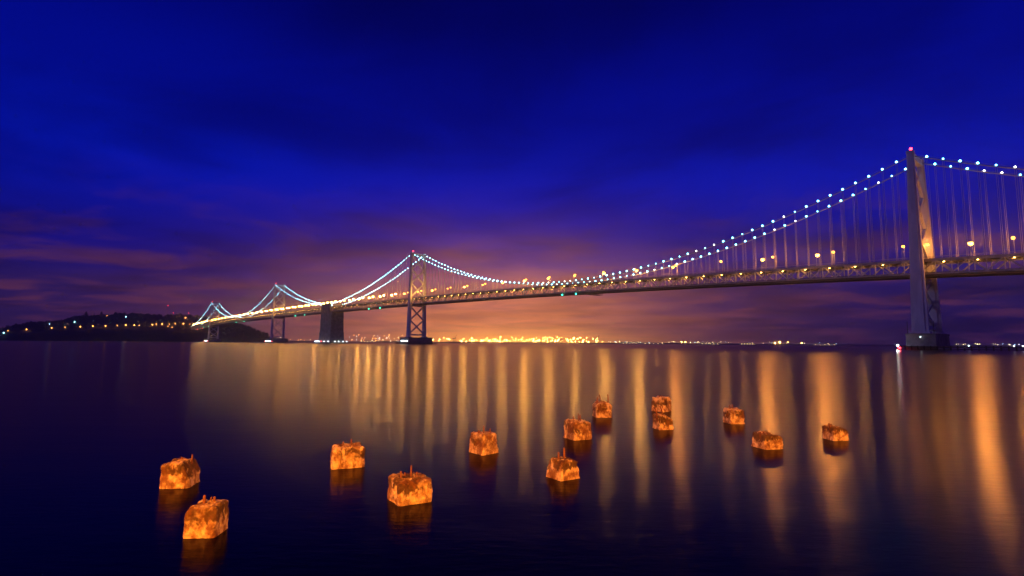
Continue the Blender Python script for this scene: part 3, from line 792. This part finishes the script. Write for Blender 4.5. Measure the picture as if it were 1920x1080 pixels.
# ------------------------------------------------------------------ old pier pilings
def pile_material():
    m, n, l, b = newmat('weathered_pile_concrete')
    b.inputs['Roughness'].default_value = .9; b.inputs['Specular IOR Level'].default_value = .3
    oi = n.new('ShaderNodeObjectInfo'); tcd = n.new('ShaderNodeTexCoord')
    va = n.new('ShaderNodeVectorMath'); va.operation = 'MULTIPLY_ADD'
    cmb = n.new('ShaderNodeCombineXYZ'); l.new(oi.outputs['Random'], cmb.inputs[0]); l.new(oi.outputs['Random'], cmb.inputs[1])
    l.new(cmb.outputs[0], va.inputs[0]); va.inputs[1].default_value = (37, 19, 0); l.new(tcd.outputs['Object'], va.inputs[2])
    def nz(sc, det, rough=.6, st=(1, 1, 1)):
        mp = n.new('ShaderNodeMapping'); mp.inputs['Scale'].default_value = st; l.new(va.outputs[0], mp.inputs[0])
        z = n.new('ShaderNodeTexNoise'); z.inputs['Scale'].default_value = sc; z.inputs['Detail'].default_value = det; z.inputs['Roughness'].default_value = rough; l.new(mp.outputs[0], z.inputs['Vector']); return z.outputs['Fac']
    def rng(v, a, c, d0=0., d1=1.):
        r_ = n.new('ShaderNodeMapRange'); r_.interpolation_type = 'SMOOTHSTEP'
        for i_, q in ((1, a), (2, c), (3, d0), (4, d1)): r_.inputs[i_].default_value = q
        l.new(v, r_.inputs[0]); return r_.outputs[0]
    def mix(f, a, c):
        x_ = n.new('ShaderNodeMix'); x_.data_type = 'RGBA'
        for i_, q in ((0, f), (6, a), (7, c)):
            if isinstance(q, tuple): x_.inputs[i_].default_value = (*q, 1)
            elif isinstance(q, float): x_.inputs[i_].default_value = q
            else: l.new(q, x_.inputs[i_])
        return x_.outputs[2]
    def mul(a, c):
        q = n.new('ShaderNodeMath'); q.operation = 'MULTIPLY'
        for i_, v in enumerate((a, c)):
            if isinstance(v, float): q.inputs[i_].default_value = v
            else: l.new(v, q.inputs[i_])
        return q.outputs[0]
    sp = n.new('ShaderNodeSeparateXYZ'); l.new(tcd.outputs['Object'], sp.inputs[0])
    col = mix(rng(nz(6, 6), .35, .65), (.60, .50, .36), (.17, .09, .05))
    # dark weed and rust film in patches round mid height, ragged lower edge
    hh = n.new('ShaderNodeMath'); hh.operation = 'MULTIPLY_ADD'; l.new(nz(5, 5, .65, (1, 1, .45)), hh.inputs[0]); hh.inputs[1].default_value = .75; l.new(sp.outputs[2], hh.inputs[2])
    band = mul(rng(hh.outputs[0], .56, .64), rng(hh.outputs[0], .90, .80))
    patch = rng(nz(1.7, 4), .40, .50)
    col = mix(mul(mul(band, patch), .93), col, (.045, .022, .012))
    col = mix(mul(rng(nz(3.4, 6, .65, (1, 1, .5)), .49, .62), .8), col, (.12, .05, .025))
    col = mix(mul(rng(nz(16, 4, .7, (1, 1, .15)), .58, .68), .6), col, (.08, .045, .03))
    col = mix(mul(rng(nz(9, 3, .5, (1, 1, .3)), .62, .70), .8), col, (.58, .50, .38))
    l.new(col, b.inputs['Base Color'])
    bp = n.new('ShaderNodeBump'); bp.inputs['Distance'].default_value = .05; bp.inputs['Strength'].default_value = 1.0
    l.new(nz(22, 6, .7), bp.inputs['Height']); l.new(bp.outputs[0], b.inputs['Normal'])
    return m
PILE = pile_material()
dg = None
def piling(px, py, w, h, rot, label, cuts=(), rods=(), taper=.04, seed=0, notch=()):
    g = ground(px, py); g += Vector((g.x, g.y, 0)).normalized() * w * .46
    t = empty('concrete_piling', (g.x, g.y, 0), rot)
    bm = bmesh.new(); D = 1.4
    add_loft(bm, [[(sx * w / 2 * f_, sy * w / 2 * f_, z) for sx, sy in ((-1, -1), (1, -1), (1, 1), (-1, 1))] for z, f_ in ((-D, 1.0), (0, 1.0), (h, 1 - taper))])
    bmesh.ops.recalc_face_normals(bm, faces=bm.faces[:])
    bmesh.ops.bevel(bm, geom=[e for e in bm.edges], offset=w * .05, segments=2, affect='EDGES')
    for co, no in cuts:
        r_ = bmesh.ops.bisect_plane(bm, geom=bm.verts[:] + bm.edges[:] + bm.faces[:], plane_co=(co[0] * w / 2, co[1] * w / 2, co[2] * h), plane_no=Vector(no).normalized(), clear_outer=True)
        ed = [e for e in r_['geom_cut'] if isinstance(e, bmesh.types.BMEdge)]
        if ed: bmesh.ops.contextual_create(bm, geom=ed) if False else bmesh.ops.edgeloop_fill(bm, edges=ed)
    me = bpy.data.meshes.new('tmp'); bm.to_mesh(me); bm.free()
    tmp = bpy.data.objects.new('tmp', me); C.objects.link(tmp)
    rm = tmp.modifiers.new('r', 'REMESH'); rm.mode = 'VOXEL'; rm.voxel_size = w / 38
    d_ = bpy.context.evaluated_depsgraph_get(); me2 = bpy.data.meshes.new_from_object(tmp.evaluated_get(d_))
    bpy.data.objects.remove(tmp)
    off = Vector((seed * 7.3, seed * 3.1, seed * 5.7))
    for v in me2.vertices:
        p = v.co; nn = Vector((p.x, p.y, 0)); nn = nn.normalized() if nn.length > 1e-6 else nn
        a = noise.noise(p * 3.0 + off); c = noise.noise(p * 8 + off * 2); e = noise.noise(p * 20 + off)
        rough = max(0., min(1, (p.z / h - .15)))
        k = .034 * a + .026 * c + .016 * e
        pit = noise.noise(Vector((p.x, p.y, p.z * .7)) * 4.2 + off * 3); k -= .24 * max(0, pit - .18) * rough * 1.6
        crack = abs(noise.noise(Vector((p.x, p.y, p.z * .5)) * 2.3 + off * 5)); 
        if crack < .05: k -= .075 * (1 - crack / .05) * rough
        v.co = p + nn * k * (w / .8) + Vector((0, 0, 1)) * (.04 * c + .05 * a + .03 * e) * max(0, (p.z / h - .7) / .3) * (w / .8)
        for (nx, ny, nw, nd) in notch:                                        # vertical split down a face
            q = nx * p.x + ny * p.y; lat = -ny * p.x + nx * p.y
            if q > 0 and abs(lat + .04 * a) < nw * w: v.co -= Vector((nx, ny, 0)) * nd * w * (1 - abs(lat) / (nw * w)) * rough
    for p in me2.polygons: p.use_smooth = True
    me2.materials.clear(); me2.materials.append(PILE); me2.name = 'shaft'
    link('shaft', me2, t)
    for (rx, ry, rl, lx, ly, rr) in rods:
        bm = bmesh.new(); x0, y0 = rx * w / 2, ry * w / 2
        add_tube(bm, [(x0, y0, h * .55), (x0 + lx * .05, y0 + ly * .05, h + rl * .35), (x0 + lx * rl * .6, y0 + ly * rl * .6, h + rl * .8), (x0 + lx * rl, y0 + ly * rl, h + rl)], [rr * .8, rr * .8, rr * .75, rr * .6], 7)
        from_bm('rebar', bm, RUST, t, True)
    tag(t, label, 'piling', 'broken concrete pilings in the water')
    return t
k_ = CAM_H / 3.6 * .86
def P(x0, x1, yb, h, *a, wf=.80, **kw):
    g = ground((x0 + x1) / 2, yb); w = (x1 - x0) / F_PX * (g - EYE).dot(FW) * wf
    piling((x0 + x1) / 2, yb, w, h * k_, *a, **kw)
P(298, 375, 915, .69, .12, 'pale orange-lit piling far left with its right side sheared off', cuts=[((.62, 0, .85), (.9, 0, .45)), ((-.8, 0, .97), (-.5, 0, .8))], rods=[(-.05, .1, .07, .2, 0, .03), (.62, .2, .12, .05, 0, .022)], seed=1, wf=.70)
P(344, 427, 1008, .63, .06, 'nearest piling, cracked face and rubble top, bottom left', cuts=[((-.72, 0, .98), (-.6, -.1, .8))], rods=[(-.25, .1, .12, -.1, 0, .03), (.3, .2, .09, .1, 0, .025), (-.05, .4, .08, .3, 0, .02)], seed=2, wf=.72)
P(618, 683, 878, .66, .35, 'squat piling with a crack at its upper right, left of centre', cuts=[((.3, -.9, 1.0), (.1, -.6, .8))], rods=[(-.3, .1, .10, .1, 0, .02), (.25, .3, .13, -.1, 0, .028), (.5, 0, .07, 0, 0, .02)], seed=3, wf=.92)
P(726, 809, 946, .61, .55, 'wide dark-streaked piling with domed top in the lower middle', cuts=[((-.6, -.6, 1.0), (-.3, -.3, .9)), ((.6, .2, 1.02), (.3, 0, .95))], rods=[(-.55, 0, .12, .05, 0, .025), (.1, .1, .20, 0, 0, .024), (.35, -.1, .08, .1, 0, .022), (-.2, .3, .06, 0, 0, .02)], seed=4, wf=.83)
P(880, 935, 852, .72, .72, 'piling with dark band and three upright bars, just left of centre', rods=[(-.5, .2, .10, 0, 0, .026), (-.05, .0, .20, -.05, 0, .024), (.45, -.3, .13, 0, 0, .024), (-.2, .45, .06, 0, 0, .02)], seed=5, wf=.77)
P(1024, 1086, 900, .57, .62, 'dark red square-edged piling with two thick bars, right of centre front', cuts=[((.7, -.1, 1.0), (.35, -.1, .9))], rods=[(-.35, .1, .15, .02, 0, .032), (.1, -.1, .24, -.03, 0, .034), (.6, .55, .14, .03, 0, .022)], seed=6, wf=.76)
P(1059, 1108, 825, .76, .42, 'flat-topped piling with dark middle band, behind the dark red one', cuts=[((.5, -.6, 1.03), (.2, -.4, .9))], rods=[(-.3, .3, .14, .05, 0, .02), (.1, .0, .24, -.05, 0, .022), (.35, .1, .19, -.05, 0, .022)], seed=7, wf=.82)
P(1111, 1147, 783, .86, .1, 'narrow split piling with exposed corner bars, farthest left of the back row', cuts=[((-.6, 0, .9), (-.55, 0, .8)), ((.7, 0, .92), (.6, 0, .75))], rods=[(-.8, -.5, .22, .35, 0, .035), (-.1, .2, .28, -.25, 0, .028), (.72, -.2, .30, -.04, 0, .03)], notch=[(0, -1, .16, .34)], seed=8, wf=.86)
P(1220, 1260, 772, .86, .78, 'farthest square piling, behind a broken one at the same spot', rods=[(-.1, .2, .08, 0, 0, .026), (.45, .2, .07, .1, 0, .03)], seed=9, wf=.72)
P(1224, 1262, 806, .70, .2, 'crumbling low piling standing in front of the farthest square one', cuts=[((.55, 0, .82), (.5, 0, .8))], rods=[(-1.0, -.5, .28, -.45, 0, .035), (.1, .2, .28, -.4, 0, .030)], notch=[(0, -1, .14, .25)], seed=10, wf=.79)
P(1357, 1396, 795, .76, .12, 'blocky piling with curled bars and a broken left edge', cuts=[((-.8, -.7, .9), (-.6, -.5, .5))], rods=[(-.3, .2, .13, -.5, 0, .026), (.05, .2, .15, -.35, 0, .026), (-1.05, -.3, -.30, .1, 0, .05)], notch=[(-.5, -.87, .14, .2)], seed=11, wf=.75)
P(1411, 1467, 842, .57, .25, 'broad pitted piling with rounded right shoulder', cuts=[((.75, 0, .88), (.55, 0, .8))], rods=[(-.95, -.3, .06, -.1, 0, .03), (-.2, .3, .05, .4, 0, .025)], seed=12, wf=.72)
P(1543, 1590, 826, .60, .15, 'rightmost piling, sloping right top and ragged left edge', cuts=[((.5, 0, .88), (.55, 0, .75)), ((.1, -.9, .92), (.1, -.7, .6))], rods=[(-.95, -.4, .10, -.3, 0, .028), (-.3, .2, .06, .2, 0, .022)], seed=13, wf=.70)

# ------------------------------------------------------------------ the quay the photograph is taken from, with its lamps (behind the camera)
bm = bmesh.new(); add_box(bm, (0, -39.6, -.8), (400, 80, 4.4)); structure(from_bm('promenade', bm, PAVE))
QUAY_L = []
QL = make_lamp_parts(8.5, 1.6, .42, L_QUAY, 'q')
for x_, y_, lb in [(-17, -11, 'quay lamp behind the photographer on the left'), (2, -12, 'quay lamp right behind the photographer'), (20, -11, 'quay lamp behind the photographer on the right')]:
    t = empty('quay_lamp', (x_, y_, 1.4), math.pi)
    for k2, me in QL.items(): link(k2, me, t)
    QUAY_L.append(lamp_light(t, (0, -1.6, 8.2), .5, {-17: 9600., 2: 4000., 20: 6400.}[x_], (1.0, .25, .006)))
    tag(t, lb, 'street lamp', 'lamps on the quay')

# these lamps stand behind the viewer; their glint on the bay runs back towards them and is never in view,
# so (to keep the render clean) they are linked to the pilings and the quay only
rc = bpy.data.collections.new('lit_by_quay_lamps')
for o in bpy.data.objects:
    q = o
    while q.parent is not None: q = q.parent
    if q.name.split('.')[0] in ('concrete_piling', 'promenade', 'quay_lamp') and o.type == 'MESH': rc.objects.link(o)
for o in QUAY_L: o.light_linking.receiver_collection = rc
# ------------------------------------------------------------------ night haze over the bay
HAZE = 8.0e-5
bm = bmesh.new(); add_box(bm, (0, 0, 84), (2 * EXT + 200, 2 * EXT + 200, 176))
m = bpy.data.materials.new('bay_haze'); m.use_nodes = True; nn_ = m.node_tree.nodes; nn_.clear()
pv = nn_.new('ShaderNodeVolumePrincipled'); pv.inputs['Color'].default_value = (.92, .90, .92, 1); pv.inputs['Density'].default_value = HAZE; pv.inputs['Anisotropy'].default_value = .86
mo = nn_.new('ShaderNodeOutputMaterial'); m.node_tree.links.new(pv.outputs[0], mo.inputs['Volume'])
m.cycles.homogeneous_volume = True; m.cycles.volume_sampling = 'EQUIANGULAR'
hz_o = from_bm('haze', bm, m); stuff(hz_o, 'thin night haze over the whole bay', 'haze')
